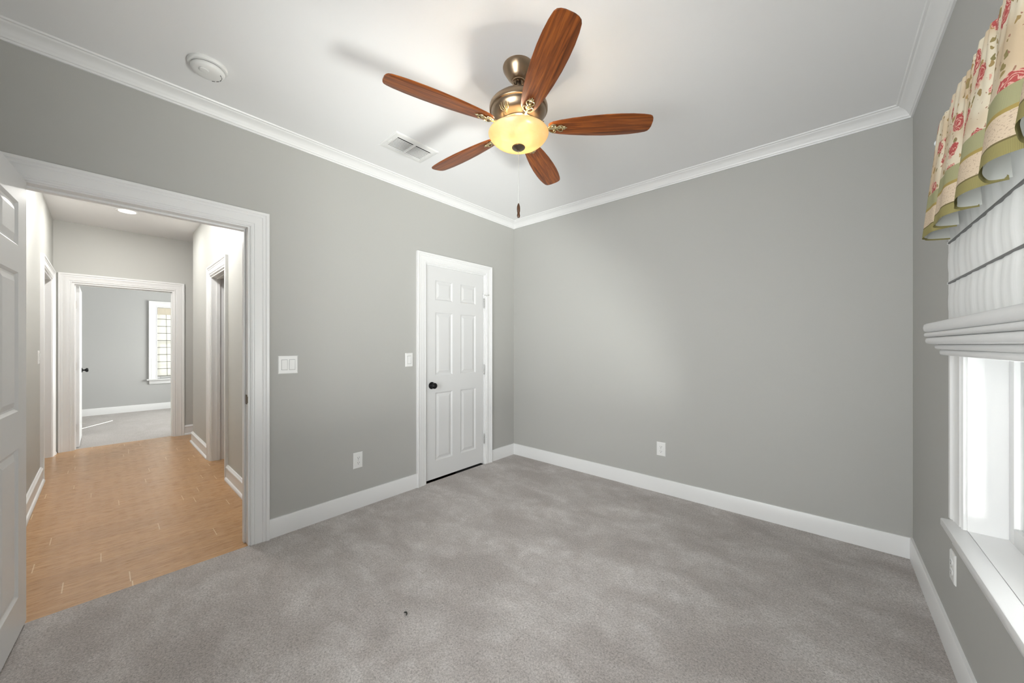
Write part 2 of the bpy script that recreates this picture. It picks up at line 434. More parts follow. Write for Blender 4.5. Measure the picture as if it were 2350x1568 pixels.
def rect_prism_door(w, h, t, panels, bevel=True):
    """door leaf: x 0..w, y 0..-t (front face at y=0), z 0..h with raised panels on both faces"""
    bm = bmesh.new()
    xs = sorted({0, w, *[p[0] for p in panels], *[p[1] for p in panels]})
    zs = sorted({0, h, *[p[2] for p in panels], *[p[3] for p in panels]})
    def inpanel(cx, cz): return any(p[0] < cx < p[1] and p[2] < cz < p[3] for p in panels)
    def q(pts): bm.faces.new([bm.verts.new(p) for p in pts])
    for y, s in ((0.0, -1), (-t, 1)):
        for i in range(len(xs)-1):
            for j in range(len(zs)-1):
                cx, cz = (xs[i]+xs[i+1])/2, (zs[j]+zs[j+1])/2
                if inpanel(cx, cz): continue
                q([(xs[i], y, zs[j]), (xs[i+1], y, zs[j]), (xs[i+1], y, zs[j+1]), (xs[i], y, zs[j+1])])
        for x0, x1, z0, z1 in panels:
            steps = [(0, 0), (.006, .0045), (.011, .009), (.018, .0095), (.040, .0030), (.043, .0022)]
            prev = None
            for ins, dep in steps:
                yy = y + s*dep
                cur = [(x0+ins, yy, z0+ins), (x1-ins, yy, z0+ins), (x1-ins, yy, z1-ins), (x0+ins, yy, z1-ins)]
                if prev:
                    for k in range(4): q([prev[k], prev[(k+1) % 4], cur[(k+1) % 4], cur[k]])
                prev = cur
            q(prev)
    for (a, b) in (((0, 0), (w, 0)), ((w, 0), (w, h)), ((w, h), (0, h)), ((0, h), (0, 0))):
        q([(a[0], 0, a[1]), (b[0], 0, b[1]), (b[0], -t, b[1]), (a[0], -t, a[1])])
    bmesh.ops.remove_doubles(bm, verts=bm.verts[:], dist=1e-5)
    return bm
def six_panels(w, h):
    s = .11 * w/.747; m = w/2; g = .052
    k = h/1.99
    return [(x0, x1, z0*k, z1*k) for (x0, x1) in ((s, m-g), (m+g, w-s)) for (z0, z1) in ((.165, .805), (.965, 1.560), (1.675, 1.862))]

def knob(name, loc, axis, parent, mat=black_m):
    bm = bmesh.new()
    lathe(bm, [(0, 0), (.031, 0), (.033, .003), (.031, .007), (.014, .010), (.0105, .014), (.0105, .026), (.016, .031), (.024, .036), (.0275, .043), (.0275, .050), (.023, .057), (.012, .062), (0, .0632)], 32, loc, axis)
    return build(name, bm, mat, parent, smooth=40)
def hinge(loc, parent, along=(0, 0, 1), mat=None, finial=True):
    bm = bmesh.new(); x, y, z = loc
    for k in range(5):
        lathe(bm, [(0, -.0085), (.0062, -.0085), (.0066, -.0075), (.0066, .0075), (.0062, .0085), (0, .0085)], 14, (x, y, z - .036 + k*.018))
    if finial:
        ball(bm, (x, y, z+.048), .006, segs=10); ball(bm, (x, y, z-.048), .006, segs=10)
    return build('hinge', bm, mat or hinge_m, parent, smooth=40)

# ------------------------------------------------------------------ shell of the bedroom
TOP = 2.80
struct(plate('floor', (0, YB-.02, -.06), (W+.02, YF+.02, 0), carpet_m), 'grey cut pile bedroom carpet covering the floor below the ceiling fan', 'carpet floor')
struct(plate('ceiling', (-.0005, YB, H), (W+.0005, YF+.0005, H+.08), ceil_m), 'white bedroom ceiling that carries the wooden fan', 'ceiling')
struct(slab('wall_left', 'x', -.12, 0, YB-.12, YF+.12, 0, TOP, [(-.285, .622, 0, 2.016), (1.926, 2.673, 0, 2.0)], wall_m), 'grey bedroom wall with the hall opening and the closet door', 'wall')
struct(slab('wall_far', 'y', YF, YF+.12, 0, W+.16, 0, TOP, [], wall_m), 'plain grey bedroom wall between closet corner and window wall', 'wall')
WY0, WY1, WZ0, WZ1 = 0.76, 2.058, 0.592, 1.985
struct(slab('wall_right', 'x', W, W+.16, YB-.12, YF, 0, TOP, [(WY0, WY1, WZ0-.03, WZ1)], wall_m), 'grey bedroom wall that holds the window under the floral valance', 'wall')
struct(slab('wall_back', 'y', YB-.12, YB, 0, W, 0, TOP, [(.95, 2.75, .60, 2.20)], wall_m), 'grey bedroom wall behind the open panelled door', 'wall')

# crown moulding, one continuous run
bm = bmesh.new()
C = [(0, YB), (0, YF), (W, YF), (W, YB)]
crown = [(d, H + z) for d, z in CROWN]
for i, n in enumerate([(1, 0), (0, -1), (-1, 0), (0, 1)]):
    run_profile(bm, crown, C[i], C[(i+1) % 4], n, 1, 1)
struct(build('trim_1', bm, trim_m, smooth=30), 'white crown moulding running round the top of the bedroom walls', 'crown moulding')

# baseboards
def baseboard(name, segs, label, prof=BASE):
    bm = bmesh.new()
    for s in segs: run_profile(bm, prof, *s)
    return struct(build(name, bm, trim_m, smooth=30), label, 'baseboard')
baseboard('baseboard_left', [((0, .71), (0, 1.831), (1, 0), 0, 0), ((0, 2.768), (0, YF), (1, 0), 0, 1), ((0, YB), (0, -.378), (1, 0), 1, 0)], 'white baseboard between the hall opening and the closet door')
baseboard('baseboard_far', [((0, YF), (W, YF), (0, -1), 1, 1)], 'white baseboard along the plain grey wall with one outlet')
baseboard('baseboard_right', [((W, YF), (W, YB), (-1, 0), 1, 1)], 'white baseboard below the bedroom window')
baseboard('baseboard_back', [((0, YB), (W, YB), (0, 1), 1, 1)], 'white baseboard behind the open panelled door')

# hall opening trim (casing both sides + lining), its strike plate
bm = bmesh.new()
casing(bm, 'x', 0, 1, -.277, .614, 2.006, 0.1)
casing(bm, 'x', -.12, -1, -.277, .614, 2.006, 0.1)
jamb(bm, 'x', -.12, 0, -.285, .622, 2.016, stop=(-.095, -.055))
t2 = struct(build('trim_2', bm, trim_m, smooth=30), 'wide white casing round the opening from the bedroom to the hall', 'door casing')
bm = bmesh.new()
box(bm, (-.052, .6010, .885), (-.020, .6045, .945), .001); box(bm, (-.020, .6015, .895), (-.002, .6045, .935), .001)
build('strike_plate', bm, dbronze_m, t2)['label'] = 'dark bronze strike plate'

# closet door ------------------------------------------------------------
d1 = struct(empty('door_1', (0, 1.926, 0)), 'closed white six panel closet door with black knob in the bedroom wall', 'door')
bm = bmesh.new(); casing(bm, 'x', 0, 1, 0, .747, 2.0, 0.095); jamb(bm, 'x', -.12, 0, 0, .747, 2.0, t=.010, stop=(-.085, -.048))
build('door_frame', bm, trim_m, d1, smooth=30)
leafw = .747 - .026
bm = rect_prism_door(leafw, 1.972, .035, six_panels(leafw, 1.972))
lf = build('door_leaf', bm, door_m, d1)
lf.location = (-.010, .013, .018); lf.rotation_euler = (0, 0, R(90))       # front face to +x after turn
lf.rotation_euler = (0, 0, R(90))
# local x -> +y, local y -> -x : the front face (y=0) faces -x ; mirror by flipping thickness
for v in lf.data.vertices: v.co.y = -v.co.y
lf.data.flip_normals()
for v in lf.data.vertices: v.co.y -= 0.0
kn = knob('door_knob', (-.010, .075, .886), 'X', d1); kn['label'] = 'round black door knob'
for z in (1.70, 1.0, .27): hinge((.004, .7365, z), d1)
bm = bmesh.new()
tube(bm, [(.006, .736, 1.787), (.016, .744, 1.786), (.024, .750, 1.778), (.032, .762, 1.781), (.040, .776, 1.790)], [.003, .003, .0028, .003, .004], 8)
tube(bm, [(.006, .736, 1.787), (.022, .718, 1.786), (.030, .708, 1.786)], [.003, .003, .005], 8)
build('hinge_pin_stop', bm, steel_m, d1, smooth=50)['label'] = 'nickel hinge pin door stop'
plate_c = struct(slab('wall_closet', 'x', -.75, -.70, 1.6, 3.265, 0, TOP, [], dark_m), 'closet wall coloured black as shade, behind the closed closet door', 'wall')  # closet surfaces coloured black to stand for its unlit inside
struct(slab('wall_closet.001', 'y', 1.55, 1.6, -.75, -.12, 0, TOP, [], dark_m), 'shade-black side wall of the closet nearest the hall', 'wall')
struct(slab('wall_closet.002', 'y', 3.22, 3.265, -.70, -.12, 0, TOP, [], dark_m), 'shade-black side wall of the closet furthest from the hall', 'wall')
struct(plate('floor.001', (-.75, 1.55, -.06), (-.0005, 3.265, 0), dark_m), 'closet floor coloured black as the shade under the door', 'carpet floor')  # black floor colour paints the dark gap below the closed leaf

# open bedroom door -------------------------------------------------------
d2 = struct(empty('door_2', (.003, -.226, 0), R(-4.6)), 'white six panel bedroom door standing open at the hall opening', 'door')
bm = rect_prism_door(.845, 1.985, .035, six_panels(.845, 1.985))
lf = build('door_leaf', bm, door_m, d2); lf.location = (0, 0, .014)
for s, ax in ((0, 'Y'), (-.035, '-Y')): knob('door_knob', (.782, s, .91), ax, d2)
for z in (.25, 1.0, 1.75): hinge((-.006, -.036, z), d2)

# ------------------------------------------------------------------ hall
HC = 2.715
HY0, HY1 = -.375, .780
struct(plate('floor.002', (-4.09, HY0-.12, -.06), (-.0002, 2.3, 0), plank_m), 'honey coloured hardwood plank floor of the hall', 'wood floor')
struct(slab('wall_hall_right', 'y', HY1, HY1+.12, -3.47, -.12, 0, TOP, [(-2.30, -1.59, 0, 2.006)], hallwall_m), 'pale hall wall with the narrow doorway, right of the bedroom opening', 'wall')
struct(slab('wall_hall_left', 'y', HY0-.12, HY0, -4.03, -.12, 0, TOP, [(-3.83, -2.80, 0, 2.006)], hallwall_m), 'pale hall wall seen beside the open bedroom door', 'wall')
struct(slab('wall_hall_end', 'x', -4.15, -4.03, HY0-.6, 2.42, 0, TOP, [(-.235, .655, 0, 2.006)], hallwall_m), 'grey wall at the end of the hall above the far doorway', 'wall')
struct(slab('wall_corridor', 'x', -3.47, -3.35, HY1+.12, 2.3, 0, TOP, [], hallwall_m), 'side wall of the passage turning off the end of the hall', 'wall')
struct(slab('wall_corridor_end', 'y', 2.3, 2.42, -4.03, -3.35, 0, TOP, [], hallwall_m), 'end wall of the passage turning off the hall', 'wall')
struct(plate('ceiling.001', (-4.03, HY0, HC), (-.12, HY1, HC+.06), ceil_m), 'white hall ceiling with the recessed light', 'ceiling')
struct(plate('ceiling.002', (-4.03, HY1, HC), (-3.47, 2.3, HC+.06), ceil_m), 'white ceiling over the side passage', 'ceiling')
# room behind the hall's right doorway, and the recess behind the left one
struct(slab('wall_side_room', 'y', 2.35, 2.47, -3.35, -.80, 0, TOP, [], farwall_m), 'back wall of the side room seen through the narrow doorway', 'wall')
struct(slab('wall_side_room.001', 'x', -.92, -.80, HY1+.12, 2.35, 0, TOP, [], farwall_m), 'side wall of the side room next to the closet', 'wall')
struct(plate('ceiling.003', (-3.35, HY1+.12, HC), (-.80, 2.35, HC+.06), ceil_m), 'white ceiling of the side room', 'ceiling')
struct(plate('floor.003', (-3.35, 2.3, -.06), (-.8, 2.36, 0), plank_m), 'strip of hardwood floor at the back of the side room', 'wood floor')
struct(slab('wall_recess', 'y', -.98, -.90, -4.03, -2.6, 0, TOP, [], farwall_m), 'back wall of the recess behind the left hall doorway', 'wall')
struct(slab('wall_recess.001', 'x', -2.68, -2.60, -.90, HY0-.12, 0, TOP, [], farwall_m), 'side wall of the recess behind the left hall doorway', 'wall')
struct(plate('ceiling.004', (-4.03, -.90, HC), (-2.68, HY0-.12, HC+.06), ceil_m), 'white ceiling of the recess beside the hall', 'ceiling')
struct(plate('floor.004', (-4.03, -.90, -.06), (-2.68, HY0-.12, 0), plank_m), 'hardwood floor of the recess beside the hall', 'wood floor')

baseboard('baseboard_hall_right', [((-.12, HY1), (-1.490, HY1), (0, -1), 0, 0), ((-2.40, HY1), (-3.47, HY1), (0, -1), 0, -1), ((-3.47, HY1), (-3.47, .815), (-1, 0), -1, 0)], 'white moulded baseboard along the hall wall with the narrow doorway', HBASE)
baseboard('baseboard_hall_left', [((-.12, HY0), (-2.70, HY0), (0, 1), 0, 0), ((-3.93, HY0), (-4.03, HY0), (0, 1), 0, 1)], 'white moulded baseboard beside the open bedroom door', HBASE)
baseboard('baseboard_hall_end', [((-4.03, .755), (-4.03, 2.3), (1, 0), 0, 1)], 'short white baseboard right of the far doorway', HBASE)

# right hall doorway
d3 = struct(empty('door_3', (-2.30, HY1, 0)), 'narrow white doorway in the pale hall wall with its door swung inside', 'door')
bm = bmesh.new()
casing(bm, 'y', 0, -1, 0, .710, 2.006, .1); casing(bm, 'y', .12, 1, 0, .710, 2.006, .1)
jamb(bm, 'y', 0, .12, 0, .710, 2.006, stop=(.045, .075))
build('door_frame', bm, trim_m, d3, smooth=30)
bm = rect_prism_door(.67, 1.975, .035, six_panels(.67, 1.975))
lf = build('door_leaf', bm, door_m, d3); lf.location = (.004, .150, .012); lf.rotation_euler = (0, 0, R(84))
# far doorway and its open leaf
d4 = struct(empty('door_4', (-4.03, -.235, 0)), 'white cased doorway at the end of the hall with its door swung away', 'door')
bm = bmesh.new()
casing(bm, 'x', 0, 1, 0, .89, 2.006, .105); casing(bm, 'x', -.12, -1, 0, .89, 2.006, .1)
jamb(bm, 'x', -.12, 0, 0, .89, 2.006, stop=(-.075, -.035))
build('door_frame', bm, trim_m, d4, smooth=30)
bm = rect_prism_door(.84, 1.975, .035, six_panels(.84, 1.975))
lf = build('door_leaf', bm, door_m, d4); lf.location = (-.125, .052, .012); lf.rotation_euler = (0, 0, R(180))
for v in lf.data.vertices: v.co.y = -v.co.y - .035
lf.data.flip_normals()
for v in lf.data.vertices: v.co.y += .035
knob('door_knob', (-.90, .052, .915), 'Y', d4); knob('door_knob', (-.90, .017, .915), '-Y', d4)
for z in (.25, 1.0, 1.75): hinge((-.112, .022, z), d4, mat=dbronze_m)
# left hall doorway (opening only: casing and lining)
d5 = struct(empty('door_5', (-3.83, HY0, 0)), 'white cased doorway in the hall wall beside the open bedroom door', 'door')
bm = bmesh.new()
casing(bm, 'y', 0, 1, 0, 1.03, 2.006, .1, depth=1.0); casing(bm, 'y', -.12, -1, 0, 1.03, 2.006, .1)
jamb(bm, 'y', -.12, 0, 0, 1.03, 2.006, stop=(-.08, -.05))
build('door_frame', bm, trim_m, d5, smooth=30)

# linen cabinet round the corner of the hall
cb = tag(empty('linen_cabinet', (-3.47, .92, 0)), 'white built-in linen cabinet peeking out round the hall corner', 'cabinet')
bm = bmesh.new(); box(bm, (-.03, -.105, .0), (0, .75, 2.10)); build('cabinet_frame', bm, trim_m, cb)
bm = bmesh.new(); run_profile(bm, [(0, 2.10), (.035, 2.10), (.04, 2.115), (.06, 2.14), (.075, 2.145), (.075, 2.16), (0, 2.16)], (0, -.13), (0, .78), (-1, 0)); build('cornice', bm, trim_m, cb, smooth=30)
for z0, z1 in ((.14, .98), (1.0, 2.07)):
    bm = bmesh.new(); box(bm, (-.048, -.075, z0), (-.031, .32, z1), .003)
    dr = build('cabinet_door', bm, door_m, cb)
    for z in (z0+.1, z1-.1):
        bm = bmesh.new(); lathe(bm, [(0, -.03), (.006, -.03), (.006, .03), (0, .03)], 10, (-.044, -.082, z)); build('hinge', bm, steel_m, dr, smooth=40)

# ------------------------------------------------------------------ room beyond the hall
FX = -7.12
struct(plate('floor.005', (FX, -1.0, -.06), (-4.0902, 3.02, 0.0), carpet2_m), 'pale carpet of the far room beyond the hall', 'carpet floor')
struct(slab('wall_far_room', 'x', FX-.14, FX, -1.02, 3.12, 0, TOP, [(.700, 1.50, .60, 2.005)], farwall_m), 'grey far room wall with the small shaded window', 'wall')
struct(slab('wall_far_room_left', 'y', -1.02, -.90, FX, -4.15, 0, TOP, [(-4.95, -4.25, .40, 1.573)], farwall_m), 'side wall of the far room behind its open door', 'wall')
struct(slab('wall_far_room_right', 'y', 3.0, 3.12, FX, -4.15, 0, TOP, [(-6.4, -4.8, .6, 2.2)], farwall_m), 'side wall of the far room with the added fill window', 'wall')
struct(slab('wall_far_room_near', 'x', -4.16, -4.1501, -.90, 3.0, 0, TOP, [(-.345, .765, 0, 2.12)], farwall_m), 'inner face of the wall round the far doorway', 'wall')
struct(plate('ceiling.005', (FX, -.90, 2.70), (-4.16, 3.0, 2.78), ceil_m), 'white ceiling of the far room', 'ceiling')
baseboard('baseboard_far_room', [((FX, -.90), (FX, 3.0), (1, 0), 0, 0)], 'white baseboard under the small far window')

def window(name, axis, a, sgn, u0, u1, z0, z1, depth, label, muntins=False, stool_d=.05, cols=2):
    """window in the wall face axis=a; the room lies towards sgn. local: origin at face"""
    P3 = (lambda d, u, z: (sgn*d, u, z)) if axis == 'x' else (lambda d, u, z: (u, sgn*d, z))
    loc = (a, 0, 0) if axis == 'x' else (0, a, 0)
    w = struct(empty(name, loc), label, 'window')
    def B(bm, d0, d1, ua, ub, za, zb, bev=0.0):
        p, q = P3(d0, ua, za), P3(d1, ub, zb)
        box(bm, tuple(min(i, j) for i, j in zip(p, q)), tuple(max(i, j) for i, j in zip(p, q)), bev)
    # lining
    bm = bmesh.new()
    B(bm, -depth-.04, 0.001, u0-.003, u0+.012, z0-.02, z1); B(bm, -depth-.04, 0.001, u1-.012, u1+.003, z0-.02, z1); B(bm, -depth-.04, 0.001, u0, u1, z1-.012, z1+.003)
    build('window_lining', bm, trim_m, w)
    bm = bmesh.new(); casing(bm, axis, 0, sgn, u0+.008, u1-.008, z1-.008, .115, z0=z0)
    build('window_casing', bm, trim_m, w, smooth=30)
    bm = bmesh.new(); B(bm, -depth-.02, 0.0, u0+.001, u1-.001, z0-.028, z0); B(bm, 0.0, stool_d, u0-.085-.05, u1+.135-.05+.0, z0-.028, z0, .004)
    build('window_sill', bm, trim_m, w, smooth=30)
    bm = bmesh.new(); B(bm, 0.0, .018, u0-.10, u1+.10, z0-.100, z0-.028, .003); build('apron', bm, trim_m, w, smooth=30)
    # sashes
    zm = (z0+z1)/2
    for k, (za, zb, dd) in enumerate(((z0, zm+.02, -depth), (zm-.02, z1-.012, -depth-.036))):
        bm = bmesh.new(); ua, ub = u0+.012, u1-.012; s = .042
        B(bm, dd-.032, dd, ua, ua+s, za, zb, .003); B(bm, dd-.032, dd, ub-s, ub, za, zb, .003)
        B(bm, dd-.032, dd, ua+s, ub-s, za, za+.055, .003); B(bm, dd-.032, dd, ua+s, ub-s, zb-.040, zb, .003)
        if muntins:
            n = cols
            for i in range(1, n):
                u = ua+s + (ub-ua-2*s)*i/n; B(bm, dd-.026, dd-.006, u-.008, u+.008, za+.055, zb-.04)
            for i in (1, 2):
                zz = za+.055 + (zb-za-.095)*i/3; B(bm, dd-.026, dd-.006, ua+s, ub-s, zz-.008, zz+.008)
        sa = build('sash', bm, trim_m, w, smooth=30)
        bm = bmesh.new(); B(bm, dd-.018, dd-.014, ua+s-.004, ub-s+.004, za+.051, zb-.036); build('pane', bm, glass_m, sa)
        if k == 0:
            bm = bmesh.new(); B(bm, dd-.002, dd+.012, ub-.034, ub-.012, zm-.028, zm-.004, .003); build('sash_latch', bm, greyplastic_m, sa)
    return w
w1 = window('window_1', 'x', W, -1, WY0, WY1, WZ0, WZ1, .088, 'white bedroom window under the roman shade and floral valance')
window('window_2', 'x', FX, 1, .700, 1.50, .60, 2.005, .05, 'small white window in the far room', muntins=True)
window('window_fill_back', 'y', YB, 1, .95, 2.75, .60, 2.20, .06, 'added unseen window behind the camera for the back fill lamp', muntins=True, cols=3)  # added opening so the fill lamp behind the camera reaches the room
window('window_fill_far', 'y', 3.0, -1, -6.4, -4.8, .60, 2.20, .06, 'added unseen window for the side fill lamp of the far room', muntins=True, cols=3)  # unseen window put in to light the far room from the side

# shade in the far window: cream head band, white bays with thin dark battens
fs = tag(empty('roman_shade', (FX, 0, 0)), 'lowered white roman shade with dark battens in the small far window', 'roman shade')
bm = bmesh.new(); box(bm, (-.030, .716, .640), (-.026, 1.484, 1.900)); build('shade_fabric', bm, sheer_m, fs)
bm = bmesh.new(); box(bm, (-.034, .716, 1.860), (-.004, 1.484, 1.988), .003); build('shade_heading', bm, cloth('cream_heading', (0.72, 0.66, 0.55), .2), fs)
bat_m = M('shade_batten', (0.10, 0.095, 0.085), .6).m
for k in range(9):
    z = .652 + k*.1395
    bm = bmesh.new(); box(bm, (-.0255, .716, z-.004), (-.018, 1.484, z+.004)); build('batten_and_fold_shadow', bm, bat_m, fs)
bm = bmesh.new(); tube(bm, [(-.022, .842, 1.86), (-.022, .85, 1.25), (-.022, .858, .65)], .0022, 6); build('lift_cord', bm, bat_m, fs)

w5 = struct(empty('sun_slit', (0, -.91, 0)), 'added unseen slit that shapes the sun streak on the far carpet', 'window')  # unseen panels added to cut the spot lamp down to a thin streak
for xa, xb in ((-4.98, -4.570), (-4.548, -4.22)):
    bm = bmesh.new(); box(bm, (xa, -.004, .36), (xb, .004, 1.62)); build('slit_panel', bm, slit_panel_m, w5)
# ------------------------------------------------------------------ sun slit that draws the thin streak on the far carpet
sp = bpy.data.lights.new('sun_streak', 'SPOT'); sp.energy = 60000; sp.spot_size = R(14); sp.shadow_soft_size = 0.01; sp.color = (1, .97, .9)
so = bpy.data.objects.new('sun_streak', sp)
dirv = Vector((-.633, .392, 0)).normalized(); tgt = Vector((-4.559, -.91, 1.05))
src = tgt - dirv*7.0 + Vector((0, 0, 7.0*math.tan(R(38))))
so.location = src; so.rotation_euler = (tgt-src).to_track_quat('-Z', 'Y').to_euler(); COL.objects.link(so)

# ------------------------------------------------------------------ hall lights
def can_light(x, y, label, power, grp='recessed hall ceiling lights'):
    t = tag(empty('recessed_light', (x, y, HC)), label, 'ceiling light', grp)
    bm = bmesh.new(); lathe(bm, [(.066, -.001), (.078, -.001), (.082, -.004), (.080, -.009), (.070, -.010), (.066, -.006), (.066, -.001)], 40); build('trim_ring', bm, plastic_m, t, smooth=40)
    bm = bmesh.new(); lathe(bm, [(0, -.005), (.0665, -.005), (.0665, -.001), (0, -.001)], 40); build('lens', bm, emit('led_lens', (1, .98, .94), 9.0), t)
    l = area('recessed_light_glow', (0, 0, -.012), (0, 0, 0), .13, .13, power, (1, .98, .94), 'DISK'); l.parent = t
can_light(-2.98, .18, 'round recessed ceiling light glowing in the hall beyond the opening', 7, None)
fm = tag(empty('unseen_flush_light', (-1.55, .18, HC)), 'unseen round frosted ceiling light just inside the hall, behind the head of the opening', 'ceiling light')  # unseen globe guessed from the bright hall, added to brighten its ceiling and walls
bm = bmesh.new(); lathe(bm, [(0, 0), (.060, 0), (.062, -.006), (.056, -.018), (.032, -.026), (.030, -.040), (0, -.040)], 40); build('ceiling_pan', bm, plastic_m, fm, smooth=40)
bm = bmesh.new(); lathe(bm, [(0, -.038), (.034, -.040), (.066, -.056), (.088, -.086), (.095, -.118), (.088, -.152), (.066, -.182), (.034, -.199), (0, -.203)], 40); build('glass_globe', bm, emit('frosted_glow', (1, .985, .955), 66.0), fm, smooth=60)

# ------------------------------------------------------------------ ceiling fan
FXc, FYc = 1.553, 1.393
fan = tag(empty('ceiling_fan', (FXc, FYc, 0)), 'five blade wooden ceiling fan with amber glass bowl light hanging in the bedroom', 'ceiling fan')
bm = bmesh.new(); lathe(bm, [(0, 2.670), (.078, 2.670), (.080, 2.664), (.078, 2.655), (.066, 2.635), (.052, 2.613), (.038, 2.598), (.034, 2.596), (.033, 2.592), (.024, 2.590), (.022, 2.594), (0, 2.596)], 48)
build('canopy', bm, bronze_m, fan, smooth=35)
bm = bmesh.new(); lathe(bm, [(0, 2.60), (.0125, 2.60), (.0125, 2.53), (.022, 2.527), (.022, 2.515), (0, 2.515)], 24); build('downrod', bm, dbronze_m, fan, smooth=35)
bm = bmesh.new(); lathe(bm, [(0, 2.524), (.03, 2.524), (.045, 2.518), (.085, 2.508), (.122, 2.492), (.140, 2.476), (.146, 2.468), (.1475, 2.462), (.1475, 2.448), (.145, 2.443), (.139, 2.440), (.137, 2.434), (.136, 2.430),
    (.130, 2.418), (.118, 2.404), (.104, 2.393), (.094, 2.388), (.090, 2.384), (.090, 2.379), (.082, 2.376), (.074, 2.374), (.072, 2.366), (.072, 2.352), (.064, 2.346), (.060, 2.340), (.0, 2.338)], 64)
hs = build('motor_housing', bm, bronze_m, fan, smooth=35)
# applied leaf relief on the housing
for a in (200, 275, 340, 60, 130):
    bm = bmesh.new()
    for k, (da, h, ln) in enumerate(((-9, .0, .020), (-4, .006, .026), (1, .009, .030), (6, .004, .024), (11, -.002, .018))):
        an = R(a + da); rr = .121 + .004*(k % 2)
        tube(bm, [(.098*math.cos(R(a)), .098*math.sin(R(a)), 2.389), (rr*math.cos(an), rr*math.sin(an), 2.402+h*.5), ((rr+.013)*math.cos(an+.03), (rr+.013)*math.sin(an+.03), 2.414+h)], [.0022, .0032, .0015], 7)
    build('leaf_relief', bm, brass_m, hs, smooth=50)

PTS = [(.150, .018), (.158, .028), (.175, .036), (.21, .044), (.27, .053), (.35, .061), (.43, .0655), (.50, .066), (.56, .0635), (.61, .058), (.640, .052), (.652, .045), (.658, .034), (.661, .018)]
def blade_mesh():
    bm = bmesh.new(); t = .0055; rings = []
    for r, h in PTS:
        rr = []
        for (yy, zz) in ((-h, -.3*t), (-h+.0015, -t/2), (-h*.5, -t/2), (0, -t/2), (h*.5, -t/2), (h-.0015, -t/2), (h, -.3*t), (h, .3*t), (h-.0015, t/2), (0, t/2), (-h+.0015, t/2), (-h, .3*t)):
            rr.append((r + .004*math.cos(yy/.066*1.2) - .004, yy, zz))
        rings.append(rr)
    loft(bm, rings)
    return mesh_of(bm, 'fan_blade', 40)
def iron_mesh():
    bm = bmesh.new(); z = -.0045
    # arm from the flywheel to the blade
    tube(bm, [(.070, 0, .022), (.095, 0, .014), (.115, 0, .000), (.135, 0, -.006), (.160, 0, -.006), (.19, 0, -.006)], [.008, .0075, .007, .007, .006, .005], 8)
    # mounting pad with scrolls and palmette tip
    ball(bm, (.175, 0, z), .014, 1.3, 1.0, .35); ball(bm, (.205, 0, z), .010, 1.5, .9, .4)
    for s in (-1, 1):
        pts = [(.150, s*.004, z-.002), (.160, s*.018, z-.003), (.174, s*.025, z-.003), (.186, s*.022, z-.003), (.188, s*.013, z-.003), (.180, s*.010, z-.003), (.176, s*.015, z-.003)]
        tube(bm, pts, [.0035, .004, .0042, .004, .0036, .003, .002], 7)
        pts = [(.190, s*.004, z-.002), (.202, s*.014, z-.003), (.214, s*.019, z-.003), (.223, s*.015, z-.003), (.221, s*.008, z-.003)]
        tube(bm, pts, [.003, .0038, .0038, .0034, .002], 7)
    for an, ln in ((-50, .016), (-25, .022), (0, .028), (25, .022), (50, .016)):
        m = Matrix.Rotation(R(an), 4, 'Z')
        c = Vector((.216, 0, z-.001)) + (m @ Vector((ln*.55, 0, 0)))
        ball(bm, c, ln*.5, 1.0, .30, .22, 10, m)
    return mesh_of(bm, 'blade_iron', 50)
bme, ime = blade_mesh(), iron_mesh()
bme.materials.append(blade_m); ime.materials.append(brass_m)
for k in range(5):
    b = new_obj('fan_blade', bme, None, fan); b.location = (0, 0, 2.357)
    b.rotation_euler = (R(-11.3), 0, R(37.2 - 72*k))
    i = new_obj('blade_iron', ime, None, b)
bm = bmesh.new()
outer = [(.1505, 2.333), (.1525, 2.329), (.150, 2.324), (.1455, 2.316), (.137, 2.305), (.122, 2.292), (.101, 2.2805), (.076, 2.272), (.050, 2.2665), (.026, 2.264), (.006, 2.263)]
inner = [(max(r-.0035, .006), z+.0035) for r, z in reversed(outer[2:])]
lathe(bm, outer + inner + [(.1475, 2.3315), (.1505, 2.333)], 72)
bo = build('bowl_light', bm, bowl_m, fan, smooth=60); bo['label'] = 'glowing amber glass bowl'
bm = bmesh.new(); lathe(bm, [(0, 2.2672), (.030, 2.2672), (.0335, 2.263), (.033, 2.259), (.027, 2.254), (.012, 2.251), (.008, 2.247), (.0045, 2.245), (0, 2.2445)], 32)
build('finial', bm, dbronze_m, bo, smooth=35)
bm = bmesh.new(); lathe(bm, [(0, 2.345), (.05, 2.345), (.05, 2.33), (.008, 2.328), (.006, 2.27), (0, 2.27)], 24); build('light_kit_stem', bm, brass_m, fan, smooth=35)
bulb_m = emit('warm_bulb', (1.0, .80, .50), 12.0)
for k, an in enumerate((-150, -30, 90)):
    a = R(an); x, y = .068*math.cos(a), .068*math.sin(a)
    bm = bmesh.new(); ball(bm, (x, y, 2.323), .020, 1, 1, 1.15, 16); o = build('bulb', bm, bulb_m, fan, smooth=60)
    l = bpy.data.lights.new('bulb_glow', 'POINT'); l.energy = 6.0; l.color = (1.0, .92, .80); l.shadow_soft_size = .024
    lo = bpy.data.objects.new('bulb_glow', l); lo.location = (x, y, 2.323); lo.parent = fan; COL.objects.link(lo)
bm = bmesh.new()
z = 2.243
while z > 1.982:
    ball(bm, (0, 0, z), .0019, segs=6); z -= .0050
tube(bm, [(0, 0, 2.243), (0, 0, 1.978)], .0008, 5)
pc = build('pull_chain', bm, steel_m, fan)
bm = bmesh.new(); lathe(bm, [(0, 1.980), (.0025, 1.978), (.005, 1.972), (.0078, 1.962), (.0085, 1.950), (.0078, 1.938), (.0058, 1.929), (.0072, 1.922), (.0082, 1.914), (.006, 1.907), (0, 1.905)], 20)
